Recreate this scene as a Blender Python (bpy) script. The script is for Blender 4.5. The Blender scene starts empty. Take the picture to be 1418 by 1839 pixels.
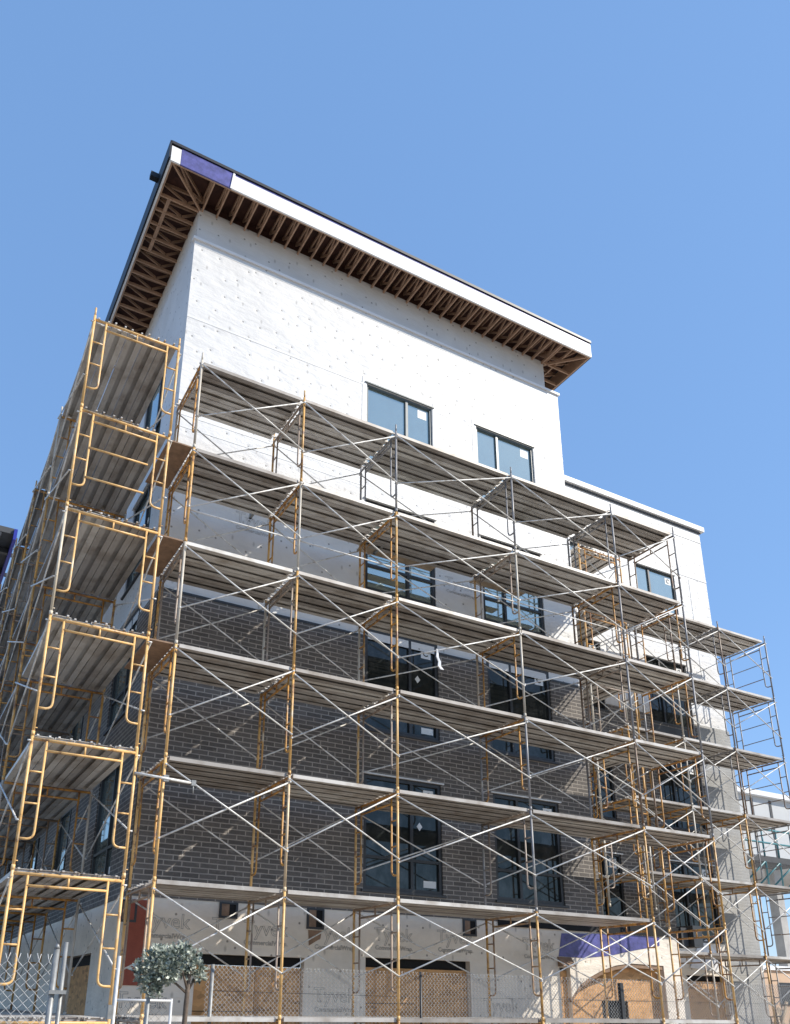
import bpy, math, random
from mathutils import Vector, Matrix
random.seed(7)
R = math.radians
scn = bpy.context.scene
col = scn.collection

# ------------------------------------------------------------------ camera
FPX, PX, PY = 1528.374, 633.908, 1247.123
YAW, PITCH, ROLL = 0.496, 0.349, 0.014
CAM = (-3.5638885, -12.7567217, 0.20365588)
ROWS = ((0.87717045, -0.47998727, 0.01357279),
        (-0.17542914, -0.29402613, 0.93956014),
        (0.44698615, 0.82653545, 0.34211479))
cd = bpy.data.cameras.new('camera')
cam = bpy.data.objects.new('camera', cd)
col.objects.link(cam)
r_, u_, f_ = (Vector(v) for v in ROWS)
m = Matrix((r_, u_, -f_)).transposed().to_4x4()
m.translation = Vector(CAM)
cam.matrix_world = m
cd.sensor_fit = 'VERTICAL'
cd.sensor_height = 24.0
cd.lens = FPX / 1839.0 * 24.0
cd.shift_x = (709 - PX) / 1839.0
cd.shift_y = (PY - 919.5) / 1839.0
cd.clip_end = 3000
cd.clip_start = 0.05
scn.camera = cam

# ------------------------------------------------------------------ light
SUN = Vector((1.22, -1.0, 1.32)).normalized()
world = bpy.data.worlds.new('World')
scn.world = world
world.use_nodes = True
nt = world.node_tree
nt.nodes.clear()
wo = nt.nodes.new('ShaderNodeOutputWorld')
bg = nt.nodes.new('ShaderNodeBackground')
sky = nt.nodes.new('ShaderNodeTexSky')
sky.sky_type = 'NISHITA'
sky.sun_disc = False
sky.sun_elevation = math.asin(SUN.z)
sky.sun_rotation = math.atan2(SUN.x, SUN.y)
sky.altitude = 100
sky.air_density = 1.0
sky.dust_density = 0.35
sky.ozone_density = 1.0
bg.inputs['Strength'].default_value = 0.15
hs = nt.nodes.new('ShaderNodeHueSaturation')
hs.inputs['Hue'].default_value = 0.498
hs.inputs['Saturation'].default_value = 1.08
nt.links.new(sky.outputs['Color'], hs.inputs['Color'])
fl = nt.nodes.new('ShaderNodeMix')
fl.data_type = 'RGBA'
fl.inputs['Factor'].default_value = 0.66
fl.inputs[7].default_value = (0.87, 1.70, 3.34, 1)
nt.links.new(hs.outputs['Color'], fl.inputs[6])
nt.links.new(fl.outputs[2], bg.inputs['Color'])
nt.links.new(bg.outputs['Background'], wo.inputs['Surface'])
sd = bpy.data.lights.new('sun', 'SUN')
sd.energy = 3.6
sd.angle = R(0.5)
sd.color = (1.0, 0.935, 0.83)
sun = bpy.data.objects.new('sun', sd)
col.objects.link(sun)
sun.rotation_euler = (-SUN).to_track_quat('-Z', 'Y').to_euler()
sun.location = (30, -30, 40)
scn.view_settings.view_transform = 'Standard'
scn.view_settings.look = 'None'
scn.view_settings.gamma = 1
scn.view_settings.exposure = 0.72
scn.cycles.max_bounces = 8
scn.cycles.diffuse_bounces = 5

# ------------------------------------------------------------------ materials
MATS = {}
def mat(name, base, rough=0.7, metal=0.0, spec=0.5):
    m = bpy.data.materials.new(name)
    m.use_nodes = True
    b = m.node_tree.nodes['Principled BSDF']
    b.inputs['Base Color'].default_value = (*base, 1)
    b.inputs['Roughness'].default_value = rough
    b.inputs['Metallic'].default_value = metal
    b.inputs['Specular IOR Level'].default_value = spec
    MATS[name] = m
    return m
def nd(m, t, **kw):
    n = m.node_tree.nodes.new(t)
    for k, v in kw.items():
        if k in n.inputs: n.inputs[k].default_value = v
        else: setattr(n, k, v)
    return n
def lk(m, a, b): m.node_tree.links.new(a, b)
def bsdf(m): return m.node_tree.nodes['Principled BSDF']
def ramp(m, stops):
    n = nd(m, 'ShaderNodeValToRGB')
    el = n.color_ramp.elements
    while len(el) < len(stops): el.new(0.5)
    for e, (p, c) in zip(el, stops):
        e.position = p; e.color = (*c, 1) if len(c) == 3 else c
    return n
def pos(m):
    g = nd(m, 'ShaderNodeNewGeometry')
    return g.outputs['Position']
def noise(m, vec, scale, detail=4, rough=0.55):
    n = nd(m, 'ShaderNodeTexNoise', Scale=scale, Detail=detail, Roughness=rough)
    if vec is not None: lk(m, vec, n.inputs['Vector'])
    return n.outputs['Fac']
def mix(m, fac, a, b, blend='MIX'):
    n = nd(m, 'ShaderNodeMix', data_type='RGBA', blend_type=blend)
    for sock, v in ((n.inputs['Factor'], fac), (n.inputs[6], a), (n.inputs[7], b)):
        if hasattr(v, 'is_linked'): lk(m, v, sock)
        elif isinstance(v, (int, float)): sock.default_value = v
        else: sock.default_value = (*v, 1)
    return n.outputs[2]
def bump(m, h, strength=0.3, dist=0.02):
    n = nd(m, 'ShaderNodeBump', Strength=strength, Distance=dist)
    lk(m, h, n.inputs['Height'])
    lk(m, n.outputs['Normal'], bsdf(m).inputs['Normal'])
def scaled(m, vec, s):
    n = nd(m, 'ShaderNodeMapping')
    n.inputs['Scale'].default_value = s
    lk(m, vec, n.inputs['Vector'])
    return n.outputs['Vector']
def math_(m, op, a, b=None):
    n = nd(m, 'ShaderNodeMath', operation=op)
    for s, v in zip(n.inputs, (a, b)):
        if v is None: continue
        if hasattr(v, 'is_linked'): lk(m, v, s)
        else: s.default_value = v
    return n.outputs[0]

def wrap_material(name, base, dirt):
    m = mat(name, base, 0.55)
    p = pos(m)
    n1 = noise(m, p, 1.3, 6)
    r1 = ramp(m, [(0.35, tuple(c * dirt for c in base)), (0.62, base)])
    lk(m, n1, r1.inputs[0])
    # staple and cap-nail dots
    sx = nd(m, 'ShaderNodeSeparateXYZ'); lk(m, p, sx.inputs[0])
    cb = nd(m, 'ShaderNodeCombineXYZ'); lk(m, math_(m, 'ADD', sx.outputs[0], sx.outputs[1]), cb.inputs[0]); lk(m, sx.outputs[2], cb.inputs[1])
    p2 = cb.outputs[0]
    v = nd(m, 'ShaderNodeTexVoronoi', Scale=2.1, Randomness=0.8, voronoi_dimensions='2D')
    lk(m, p2, v.inputs['Vector'])
    d = ramp(m, [(0.028, (0.36, 0.35, 0.34)), (0.06, (1, 1, 1))])
    lk(m, v.outputs['Distance'], d.inputs[0])
    v2 = nd(m, 'ShaderNodeTexVoronoi', Scale=1.25, Randomness=1.0, voronoi_dimensions='2D')
    lk(m, scaled(m, p2, (1.6, 0.75, 1.0)), v2.inputs['Vector'])
    d2 = ramp(m, [(0.02, (0.6, 0.59, 0.58)), (0.07, (1, 1, 1))])
    lk(m, v2.outputs['Distance'], d2.inputs[0])
    c = mix(m, 1.0, r1.outputs[0], d.outputs[0], 'MULTIPLY')
    c = mix(m, 0.8, c, d2.outputs[0], 'MULTIPLY')
    lk(m, c, bsdf(m).inputs['Base Color'])
    w = noise(m, scaled(m, p, (1.2, 1.2, 3.2)), 1.6, 5, 0.6)
    w2 = noise(m, p, 9, 3)
    puck = ramp(m, [(0.0, (0, 0, 0)), (0.16, (1, 1, 1))])
    lk(m, v.outputs['Distance'], puck.inputs[0])
    h = math_(m, 'ADD', math_(m, 'MULTIPLY', w, 1.0), math_(m, 'MULTIPLY', w2, 0.12))
    h = math_(m, 'ADD', h, math_(m, 'MULTIPLY', puck.outputs[0], 0.22))
    bump(m, h, 0.62, 0.045)
    return m
wrap_material('house_wrap', (0.67, 0.665, 0.655), 0.90)
wrap_material('ground_wrap', (0.80, 0.72, 0.61), 0.82)

def brick_material(name, a, b, mortar):
    m = mat(name, a, 0.85)
    g = nd(m, 'ShaderNodeNewGeometry')
    sx = nd(m, 'ShaderNodeSeparateXYZ'); lk(m, g.outputs['Position'], sx.inputs[0])
    u = math_(m, 'ADD', sx.outputs[0], sx.outputs[1])
    cb = nd(m, 'ShaderNodeCombineXYZ')
    lk(m, u, cb.inputs[0]); lk(m, sx.outputs[2], cb.inputs[1])
    # wobble so that courses are not laser straight
    nn = nd(m, 'ShaderNodeTexNoise', Scale=5.0, Detail=2)
    lk(m, cb.outputs[0], nn.inputs['Vector'])
    wob = nd(m, 'ShaderNodeVectorMath', operation='SCALE'); wob.inputs['Scale'].default_value = 0.012
    lk(m, nn.outputs['Color'], wob.inputs[0])
    ad = nd(m, 'ShaderNodeVectorMath', operation='ADD')
    lk(m, cb.outputs[0], ad.inputs[0]); lk(m, wob.outputs[0], ad.inputs[1])
    t = nd(m, 'ShaderNodeTexBrick', Scale=1.0)
    t.inputs['Color1'].default_value = (0, 0, 0, 1)
    t.inputs['Color2'].default_value = (1, 1, 1, 1)
    t.inputs['Mortar'].default_value = (0.5, 0.5, 0.5, 1)
    t.inputs['Mortar Size'].default_value = 0.012
    t.inputs['Mortar Smooth'].default_value = 0.25
    t.inputs['Brick Width'].default_value = 0.335
    t.inputs['Row Height'].default_value = 0.095
    t.inputs['Bias'].default_value = 0.0
    lk(m, ad.outputs[0], t.inputs['Vector'])
    var = ramp(m, [(0.0, a), (0.5, tuple((x + y) / 2 for x, y in zip(a, b))), (1.0, b)])
    lk(m, t.outputs['Color'], var.inputs[0])
    nf = noise(m, cb.outputs[0], 22, 5, 0.7)
    c = mix(m, 0.55, var.outputs[0], mix(m, nf, tuple(x * .55 for x in a), tuple(min(1, x * 1.5) for x in b)))
    smear = ramp(m, [(0.58, (0, 0, 0)), (0.72, (0.6, 0.6, 0.6))])
    lk(m, noise(m, scaled(m, cb.outputs[0], (1.0, 2.2, 1)), 3.1, 7, 0.75), smear.inputs[0])
    c = mix(m, smear.outputs[0], c, mortar)
    mr = mix(m, noise(m, cb.outputs[0], 2.4, 5), tuple(x * .75 for x in mortar), tuple(x * 1.2 for x in mortar))
    c = mix(m, t.outputs['Fac'], c, mr)
    stain = ramp(m, [(0.3, (0.72, 0.72, 0.72)), (0.7, (1.15, 1.13, 1.10))])
    lk(m, noise(m, cb.outputs[0], 0.8, 6, 0.7), stain.inputs[0])
    c = mix(m, 1.0, c, stain.outputs[0], 'MULTIPLY')
    lk(m, c, bsdf(m).inputs['Base Color'])
    h = math_(m, 'SUBTRACT', math_(m, 'MULTIPLY', nf, 0.35), t.outputs['Fac'])
    bump(m, h, 0.6, 0.012)
    return m
brick_material('dark_brick', (0.062, 0.057, 0.053), (0.165, 0.150, 0.140), (0.36, 0.33, 0.30))
brick_material('sunlit_brick', (0.30, 0.30, 0.295), (0.38, 0.38, 0.37), (0.42, 0.42, 0.41))  # paler copy of the brick, sunlight put into its colour

def osb(name, base):
    m = mat(name, base, 0.8)
    p = pos(m)
    v = nd(m, 'ShaderNodeTexVoronoi', Scale=7.5)
    lk(m, scaled(m, p, (1.0, 1.0, 2.0)), v.inputs['Vector'])
    sep = nd(m, 'ShaderNodeSeparateColor'); lk(m, v.outputs['Color'], sep.inputs[0])
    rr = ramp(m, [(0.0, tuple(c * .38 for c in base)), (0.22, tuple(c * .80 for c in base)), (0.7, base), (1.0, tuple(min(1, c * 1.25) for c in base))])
    lk(m, sep.outputs[0], rr.inputs[0])
    c = mix(m, 0.35, rr.outputs[0], mix(m, noise(m, p, 40, 3), tuple(c * .6 for c in base), base))
    lk(m, c, bsdf(m).inputs['Base Color'])
    return m
osb('osb', (0.64, 0.355, 0.15))
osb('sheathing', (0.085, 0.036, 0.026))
def grain(name, base, var=0.55, scale=8, rough=0.75, metal=0.0, s=(1, 1, 1)):
    m = mat(name, base, rough, metal)
    p = pos(m)
    n = noise(m, scaled(m, p, s), scale, 6, 0.65)
    rr = ramp(m, [(0.3, tuple(c * var for c in base)), (0.65, base)])
    lk(m, n, rr.inputs[0])
    lk(m, rr.outputs[0], bsdf(m).inputs['Base Color'])
    bump(m, n, 0.15, 0.01)
    return m
grain('lumber', (0.47, 0.30, 0.20), 0.7, 6)
grain('plywood', (0.30, 0.19, 0.12), 0.55, 5)
grain('red_board', (0.30, 0.075, 0.045), 0.75, 7)
grain('dark_metal', (0.035, 0.037, 0.04), 0.7, 9, 0.45)
grain('black_void', (0.008, 0.008, 0.009), 0.7, 4, 0.9)
grain('roof_edge', (0.008, 0.009, 0.014), 0.7, 3, 0.5)
grain('membrane', (0.115, 0.115, 0.35), 0.42, 5, 0.4)  # mottled tone stands in for light and shade on crumpled sheet
grain('blue_trim', (0.02, 0.03, 0.30), 0.8, 4, 0.4)
grain('frame_grey', (0.10, 0.125, 0.135), 0.8, 5, 0.4)
grain('white_trim', (0.80, 0.80, 0.80), 0.92, 2, 0.55)
grain('tape', (0.72, 0.72, 0.71), 0.9, 5, 0.45)
grain('ink', (0.42, 0.40, 0.37), 0.8, 20, 0.8)
grain('grey_panel', (0.055, 0.057, 0.06), 0.8, 2.5, 0.6)
grain('pale_panel', (0.62, 0.62, 0.61), 0.9, 1.2, 0.7)
grain('far_panel', (0.50, 0.51, 0.51), 0.93, 0.6, 0.6)
grain('tan_stucco', (0.62, 0.43, 0.29), 0.85, 1.2, 0.8)
grain('teal_paint', (0.07, 0.22, 0.25), 0.7, 5, 0.45)
grain('sticker', (0.75, 0.76, 0.75), 0.95, 5, 0.6)
grain('soil', (0.37, 0.31, 0.235), 0.6, 0.9, 0.95)
grain('asphalt', (0.055, 0.055, 0.057), 0.7, 4, 0.9)
grain('concrete', (0.42, 0.40, 0.37), 0.75, 1.6, 0.85)
grain('paint_mark', (0.70, 0.70, 0.68), 0.8, 3, 0.7)
grain('zinc', (0.30, 0.305, 0.30), 0.65, 14, 0.5, 0.3)
grain('wire', (0.62, 0.62, 0.61), 0.85, 14, 0.45, 0.2)
grain('bark', (0.16, 0.12, 0.09), 0.5, 30, 0.9)
grain('cloth', (0.75, 0.76, 0.78), 0.9, 12, 0.9)
grain('splint', (0.42, 0.32, 0.22), 0.5, 4, 0.8)

# window glass: coated double glazing, faintly mirror-like
m = mat('glass', (0.47, 0.56, 0.53), 0.04, 0.8, 0.6)
w = noise(m, pos(m), 0.9, 2)
bump(m, w, 0.05, 0.02)
m = mat('dark_reflection_glass', (0.030, 0.037, 0.037), 0.03, 0.5, 0.35)  # same glazing, base darkened to stand in for dark reflections
bump(m, noise(m, pos(m), 0.7, 2), 0.06, 0.02)

for gm, lo in (('glass', (0.47, 0.56, 0.53)), ('dark_reflection_glass', (0.030, 0.037, 0.037))):
    m = MATS[gm]
    dr = ramp(m, [(0.45, lo), (0.75, tuple(c * .8 + .06 for c in lo))])
    lk(m, noise(m, scaled(m, pos(m), (1, 1, .6)), 2.6, 7, 0.7), dr.inputs[0])
    lk(m, dr.outputs[0], bsdf(m).inputs['Base Color'])
# scaffold paint: worn yellow enamel over steel, each tube a little different
def tube_paint(name, yellow, grey, bias, rusty=0.44):
    m = mat(name, yellow, 0.42, 0.0)
    oi = nd(m, 'ShaderNodeObjectInfo')
    p = pos(m)
    n = noise(m, p, 5.5, 6, 0.7)
    rust = ramp(m, [(rusty - .07, (0.24, 0.12, 0.06)), (rusty + .03, tuple(c * .82 for c in yellow)), (rusty + .2, yellow)])
    lk(m, n, rust.inputs[0])
    sel = ramp(m, [(bias - 0.03, (0, 0, 0)), (bias + 0.03, (1, 1, 1))])
    lk(m, oi.outputs['Random'], sel.inputs[0])
    g2 = mix(m, n, tuple(c * .6 for c in grey), tuple(min(1, c * 1.25) for c in grey))
    c = mix(m, sel.outputs[0], rust.outputs[0], g2)
    wear = ramp(m, [(0.60, (0, 0, 0)), (0.70, (0.7, 0.7, 0.7))])
    lk(m, noise(m, scaled(m, p, (1, 1, .35)), 9, 4), wear.inputs[0])
    c = mix(m, wear.outputs[0], c, (0.66, 0.60, 0.48))
    lk(m, c, bsdf(m).inputs['Base Color'])
    return m
tube_paint('leg_paint', (0.74, 0.42, 0.13), (0.55, 0.50, 0.42), 0.70, .46)
tube_paint('frame_paint', (0.62, 0.31, 0.07), (0.36, 0.28, 0.22), 0.80, .48)
tube_paint('end_paint', (0.80, 0.49, 0.19), (0.6, 0.55, 0.45), 0.97, .40)
tube_paint('grey_paint', (0.24, 0.17, 0.12), (0.27, 0.265, 0.27), 0.35)
m = mat('brace_steel', (0.60, 0.60, 0.59), 0.42, 0.1)
rr = ramp(m, [(0.32, (0.34, 0.30, 0.26)), (0.52, (0.70, 0.69, 0.66))])
lk(m, noise(m, pos(m), 6, 5, 0.7), rr.inputs[0]); lk(m, rr.outputs[0], bsdf(m).inputs['Base Color'])
m = mat('plank_steel', (0.46, 0.45, 0.43), 0.5, 0.15)
oi = nd(m, 'ShaderNodeObjectInfo')
tint = ramp(m, [(0.0, (0.30, 0.275, 0.25)), (0.5, (0.47, 0.445, 0.415)), (1.0, (0.66, 0.64, 0.60))])
lk(m, oi.outputs['Random'], tint.inputs[0])
st = ramp(m, [(0.30, (0.62, 0.57, 0.52)), (0.55, (1, 1, 1))])
lk(m, noise(m, pos(m), 2.2, 5, 0.6), st.inputs[0])
lk(m, mix(m, 1.0, tint.outputs[0], st.outputs[0], 'MULTIPLY'), bsdf(m).inputs['Base Color'])
# foliage
m = mat('foliage', (0.09, 0.13, 0.12), 0.6)
oi = noise(m, pos(m), 18, 3)
rr = ramp(m, [(0.34, (0.05, 0.07, 0.055)), (0.48, (0.25, 0.29, 0.235)), (0.62, (0.56, 0.58, 0.50))])
lk(m, oi, rr.inputs[0]); lk(m, rr.outputs[0], bsdf(m).inputs['Base Color'])

# ------------------------------------------------------------------ mesh helpers
class MB:
    def __init__(self): self.v = []; self.f = []; self.sm = []
    def quad(self, *p):
        b = len(self.v); self.v += [tuple(q) for q in p]; self.f.append(tuple(range(b, b + len(p)))); self.sm.append(False)
    def box(self, a, b):
        (x0, y0, z0), (x1, y1, z1) = a, b
        i = len(self.v)
        self.v += [(x0, y0, z0), (x1, y0, z0), (x1, y1, z0), (x0, y1, z0), (x0, y0, z1), (x1, y0, z1), (x1, y1, z1), (x0, y1, z1)]
        for q in ((3, 2, 1, 0), (4, 5, 6, 7), (0, 1, 5, 4), (1, 2, 6, 5), (2, 3, 7, 6), (3, 0, 4, 7)):
            self.f.append(tuple(i + k for k in q)); self.sm.append(False)
        return self
    def tube(self, a, b, r, n=8, cap=True, r2=None):
        a = Vector(a); b = Vector(b); d = (b - a).normalized()
        s = d.orthogonal().normalized(); t = d.cross(s)
        i = len(self.v); r2 = r if r2 is None else r2
        for c, rad in ((a, r), (b, r2)):
            for k in range(n):
                an = 2 * math.pi * k / n
                self.v.append(tuple(c + s * (rad * math.cos(an)) + t * (rad * math.sin(an))))
        for k in range(n):
            k2 = (k + 1) % n
            self.f.append((i + k, i + k2, i + n + k2, i + n + k)); self.sm.append(True)
        if cap:
            self.f.append(tuple(i + k for k in reversed(range(n)))); self.sm.append(False)
            self.f.append(tuple(i + n + k for k in range(n))); self.sm.append(False)
        return self
    def path(self, pts, r, n=8):
        pts = [Vector(p) for p in pts]
        i = len(self.v); L = len(pts)
        d0 = (pts[1] - pts[0]).normalized()
        s = d0.orthogonal().normalized()
        for j, p in enumerate(pts):
            d = (pts[min(j + 1, L - 1)] - pts[max(j - 1, 0)]).normalized()
            s = (s - d * s.dot(d)).normalized(); t = d.cross(s)
            rr = r[j] if isinstance(r, (list, tuple)) else r
            for k in range(n):
                an = 2 * math.pi * k / n
                self.v.append(tuple(p + s * (rr * math.cos(an)) + t * (rr * math.sin(an))))
        for j in range(L - 1):
            for k in range(n):
                k2 = (k + 1) % n
                self.f.append((i + j * n + k, i + j * n + k2, i + (j + 1) * n + k2, i + (j + 1) * n + k)); self.sm.append(True)
        self.f.append(tuple(i + k for k in reversed(range(n)))); self.sm.append(False)
        self.f.append(tuple(i + (L - 1) * n + k for k in range(n))); self.sm.append(False)
        return self
    def prism(self, prof, a, b):
        """extrude the closed profile between the point maps a(p) and b(p)"""
        i = len(self.v); n = len(prof)
        self.v += [tuple(a(p)) for p in prof] + [tuple(b(p)) for p in prof]
        for k in range(n):
            k2 = (k + 1) % n
            self.f.append((i + k, i + k2, i + n + k2, i + n + k)); self.sm.append(False)
        self.f.append(tuple(i + k for k in reversed(range(n)))); self.sm.append(False)
        self.f.append(tuple(i + n + k for k in range(n))); self.sm.append(False)
        return self
    def mesh(self, name, material):
        me = bpy.data.meshes.new(name)
        me.from_pydata(self.v, [], self.f)
        me.polygons.foreach_set('use_smooth', self.sm)
        me.materials.append(MATS[material])
        me.update()
        return me
def put(name, mesh, parent=None, mw=None):
    o = bpy.data.objects.new(name, mesh)
    col.objects.link(o)
    if parent is not None: o.parent = parent
    if mw is not None: o.matrix_local = mw
    return o
def part(name, mb, material, parent): return put(name, mb.mesh(name, material), parent)
def tag(o, label, cat, group=None):
    o['label'] = label; o['category'] = cat
    if group: o['group'] = group
    return o
def thing(name, label, cat, loc=(0, 0, 0), group=None):
    o = bpy.data.objects.new(name, None); col.objects.link(o)
    o.location = loc; o.empty_display_size = 0.3
    return tag(o, label, cat, group)
def struct(name, mb, material):
    o = put(name, mb.mesh(name, material)); o['kind'] = 'structure'; return o
def B(a, b): return MB().box(a, b)

# ------------------------------------------------------------------ ground (below the frame)
GZ = -1.75
g = MB(); g.quad((-600, -600, GZ), (600, -600, GZ), (600, 600, GZ), (-600, 600, GZ)); struct('ground', g, 'soil')
g = MB(); g.quad((-600, -26, GZ + .004), (600, -26, GZ + .004), (600, -15.2, GZ + .004), (-600, -15.2, GZ + .004)); struct('road', g, 'asphalt')
struct('pavement', B((-600, -15.2, GZ - .1), (600, -11.6, GZ + .13)), 'concrete')
g = MB()
for k in range(-20, 20): g.quad((k * 8, -20.7, GZ + .008), (k * 8 + 3, -20.7, GZ + .008), (k * 8 + 3, -20.58, GZ + .008), (k * 8, -20.58, GZ + .008))
struct('road_marking', g, 'paint_mark')

# ------------------------------------------------------------------ building
bld = thing('apartment_building', 'unfinished white and dark brick apartment building with open roof eaves behind scaffolding', 'building', (0.17, 2.15, GZ))
def bpart(name, mb, material, parent=None):
    o = part(name, mb, material, parent or bld)
    if parent is None: o.location = (-0.17, -2.15, -GZ)
    return o
def wall(name, material, o, u, W, H, holes, depth=0.13, parent=None):
    """a wall face with real openings: origin o, along unit vector u, up z; holes (u0,u1,z0,z1)"""
    o = Vector(o); u = Vector(u); z = Vector((0, 0, 1)); n = u.cross(z)
    us = sorted({0, W, *[h[0] for h in holes], *[h[1] for h in holes]})
    zs = sorted({0, H, *[h[2] for h in holes], *[h[3] for h in holes]})
    us = [a for a in us if 0 <= a <= W]; zs = [a for a in zs if 0 <= a <= H]
    mb = MB(); P = lambda a, b, d=0: o + u * a + z * b - n * d
    for a0, a1 in zip(us, us[1:]):
        for b0, b1 in zip(zs, zs[1:]):
            ca, cb = (a0 + a1) / 2, (b0 + b1) / 2
            if any(h[0] < ca < h[1] and h[2] < cb < h[3] for h in holes): continue
            mb.quad(P(a0, b0), P(a1, b0), P(a1, b1), P(a0, b1))
    for a0, a1, b0, b1 in holes:
        b0 = max(b0, 0); b1 = min(b1, H)
        mb.quad(P(a0, b0), P(a0, b1), P(a0, b1, depth), P(a0, b0, depth))
        mb.quad(P(a1, b1), P(a1, b0), P(a1, b0, depth), P(a1, b1, depth))
        if b1 < H: mb.quad(P(a1, b1, depth), P(a0, b1, depth), P(a0, b1), P(a1, b1))
        if b0 > 0: mb.quad(P(a0, b0, depth), P(a1, b0, depth), P(a1, b0), P(a0, b0))
    return bpart(name, mb, material, parent)

YW = 2.15           # tower front face
XC, XR = 0.17, 11.04
BR0, BR1 = 1.90, 7.74
HEADS = (14.58, 11.28, 8.0, 4.68)
WH = 2.34
WINX = ((4.76, 6.67, 5.93), (8.06, 9.97, 8.76))
LWIN = [(3.55 + 4.6 * k, 5.35 + 4.6 * k) for k in range(6)]
TOPZ = 16.82
YB = 8.2
YG_ = 4.75

def window(o, u, w, h, mull, glass='glass', transom=True, sticker='ring', depth=0.09, metal='dark_metal'):
    """window set in an opening; o lower corner of the opening on the wall face"""
    o = Vector(o); u = Vector(u); z = Vector((0, 0, 1)); n = u.cross(z)
    def bar(mb, a0, a1, b0, b1, d0, d1):
        pts = [o + u * a + z * b - n * d for d in (d0, d1) for b in (b0, b1) for a in (a0, a1)]
        lo = [min(p[i] for p in pts) for i in range(3)]; hi = [max(p[i] for p in pts) for i in range(3)]
        mb.box(lo, hi)
    F = 0.078 if transom else 0.05
    fr = MB()
    bar(fr, 0, F, 0, h, .03, depth + .03); bar(fr, w - F, w, 0, h, .03, depth + .03)
    bar(fr, F, w - F, 0, F, .03, depth + .03); bar(fr, F, w - F, h - F, h, .03, depth + .03)
    bar(fr, mull - .035, mull + .035, F, h - F, .033, depth + .03)
    spans = [(F, mull - .035), (mull + .035, w - F)]
    tr = 0.66
    if transom:
        for a0, a1 in spans: bar(fr, a0, a1, tr - .03, tr + .03, .035, depth + .03)
    f = bpart('window', fr, metal)
    for a0, a1 in spans:
        for b0, b1 in ([(F, tr - .03), (tr + .03, h - F)] if transom else [(F, h - F)]):
            pm = MB(); tilt = random.uniform(-.006, .006)
            bar(pm, a0, a1, b0, b1, depth - .01, depth + .012)
            part('pane', pm, glass, f)
    if sticker:
        s = MB(); a = w - F - .34; b = h - F - .33
        bar(s, a, a + .26, b, b + .26, depth - .014, depth - .01)
        so = part('sticker', s, 'sticker', f)
        if sticker == 'ring':
          rg = MB(); c = o + u * (a + .13) + z * (b + .13) - n * (depth - .018)
          rg.path([c + u * (.065 * math.cos(t)) + z * (.065 * math.sin(t)) for t in [0.6 + k * .36 for k in range(15)]], .012, 5)
          part('sticker_ring', rg, 'dark_metal', f)
    if sticker == 'ring' and transom and h > 2.3 and mull > .9:
        q = MB(); c = o + u * (w - .52) + z * (h - .95) - n * (depth - .013)
        q.prism([(-.07, 0), (0, -.09), (.07, 0), (0, .09)], lambda p: c + u * p[0] + z * p[1], lambda p: c + u * p[0] + z * p[1] + n * .004)
        part('diamond_sticker', q, 'sticker', f)
        q = MB(); bar(q, w - F - .36, w - F - .05, F + .06, F + .2, depth - .014, depth - .0105); part('notice', q, 'sticker', f)
    sl = MB(); bar(sl, -.05, w + .05, -.05, -.004, -.05, .03)
    part('sill', sl, 'grey_panel', f)
    lt = MB(); bar(lt, -.06, w + .06, h + .004, h + .035, -.035, .028)
    part('head_flashing', lt, 'tape' if metal == 'dark_metal' else metal, f)
    return f

# tower front
fh = [(a - XC, b - XC, hd - WH, hd) for hd in HEADS for a, b, _ in WINX]
wall('house_wrap', 'house_wrap', (XC, YW, BR1), (1, 0, 0), XR - XC, TOPZ - BR1, [(a, b, c - BR1, d - BR1) for a, b, c, d in fh if d > BR1 + .5])
wall('brick_wall', 'dark_brick', (XC, YW - .035, BR0), (1, 0, 0), XR - XC, BR1 - BR0, [(a, b, c - BR0, min(d, BR1 - .0) - BR0 if d < BR1 else BR1 - BR0) for a, b, c, d in fh if c < BR1])
for hi, hd in enumerate(HEADS):
    for wi, (a, b, mu) in enumerate(WINX):
        yy = YW if hd > BR1 + .5 else YW - .035
        window((a, yy, hd - WH), (1, 0, 0), b - a, WH, mu - a, 'glass' if hi < 2 else 'dark_reflection_glass', transom=hi > 0, sticker='plain' if hi == 0 else ('ring' if hi != 1 else False), metal='dark_metal' if hi else 'frame_grey')
bpart('wall_cap', B((XC - .03, YW - .05, BR1), (4.74, YW - .001, BR1 + .05)), 'dark_metal')
bpart('wall_cap', B((6.69, YW - .05, BR1), (8.04, YW - .001, BR1 + .05)), 'dark_metal')
bpart('wall_cap', B((9.99, YW - .05, BR1), (XR + .01, YW - .001, BR1 + .05)), 'dark_metal')

# ground floor of the tower, with boarded openings and the arch
GH = [(1.45, 3.54, GZ, 1.0), (4.84, 7.3, GZ, 1.06), (9.68, 9.98, GZ, 1.02)]
XE = 13.42
wall('ground_floor_wall', 'ground_wrap', (XC, YW - .02, GZ), (1, 0, 0), 9.98 - XC, BR0 - GZ, [(a - XC, b - XC, c - GZ, d - GZ) for a, b, c, d in GH], 0.16)
arch = [(9.98, 0.40), (10.23, 0.66), (10.55, .84), (10.92, 0.99), (11.35, 1.11), (11.8, 1.17), (12.87, 1.15)]
aw = MB()
for (x0, z0), (x1, z1) in zip(arch, arch[1:]):
    aw.quad((x0, YW - .02, z0), (x1, YW - .02, z1), (x1, YW - .02, BR0 - .02), (x0, YW - .02, BR0 - .02))
    aw.quad((x0, YW - .02, z0), (x0, YW + .3, z0), (x1, YW + .3, z1), (x1, YW - .02, z1))
aw.box((12.87, YW - .02, GZ), (XE, YW + .4, 1.15))
aw.quad((12.87, YW - .02, 1.15), (XE, YW - .02, 1.15), (XE, YW - .02, BR0 - .02), (12.87, YW - .02, BR0 - .02))
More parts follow.
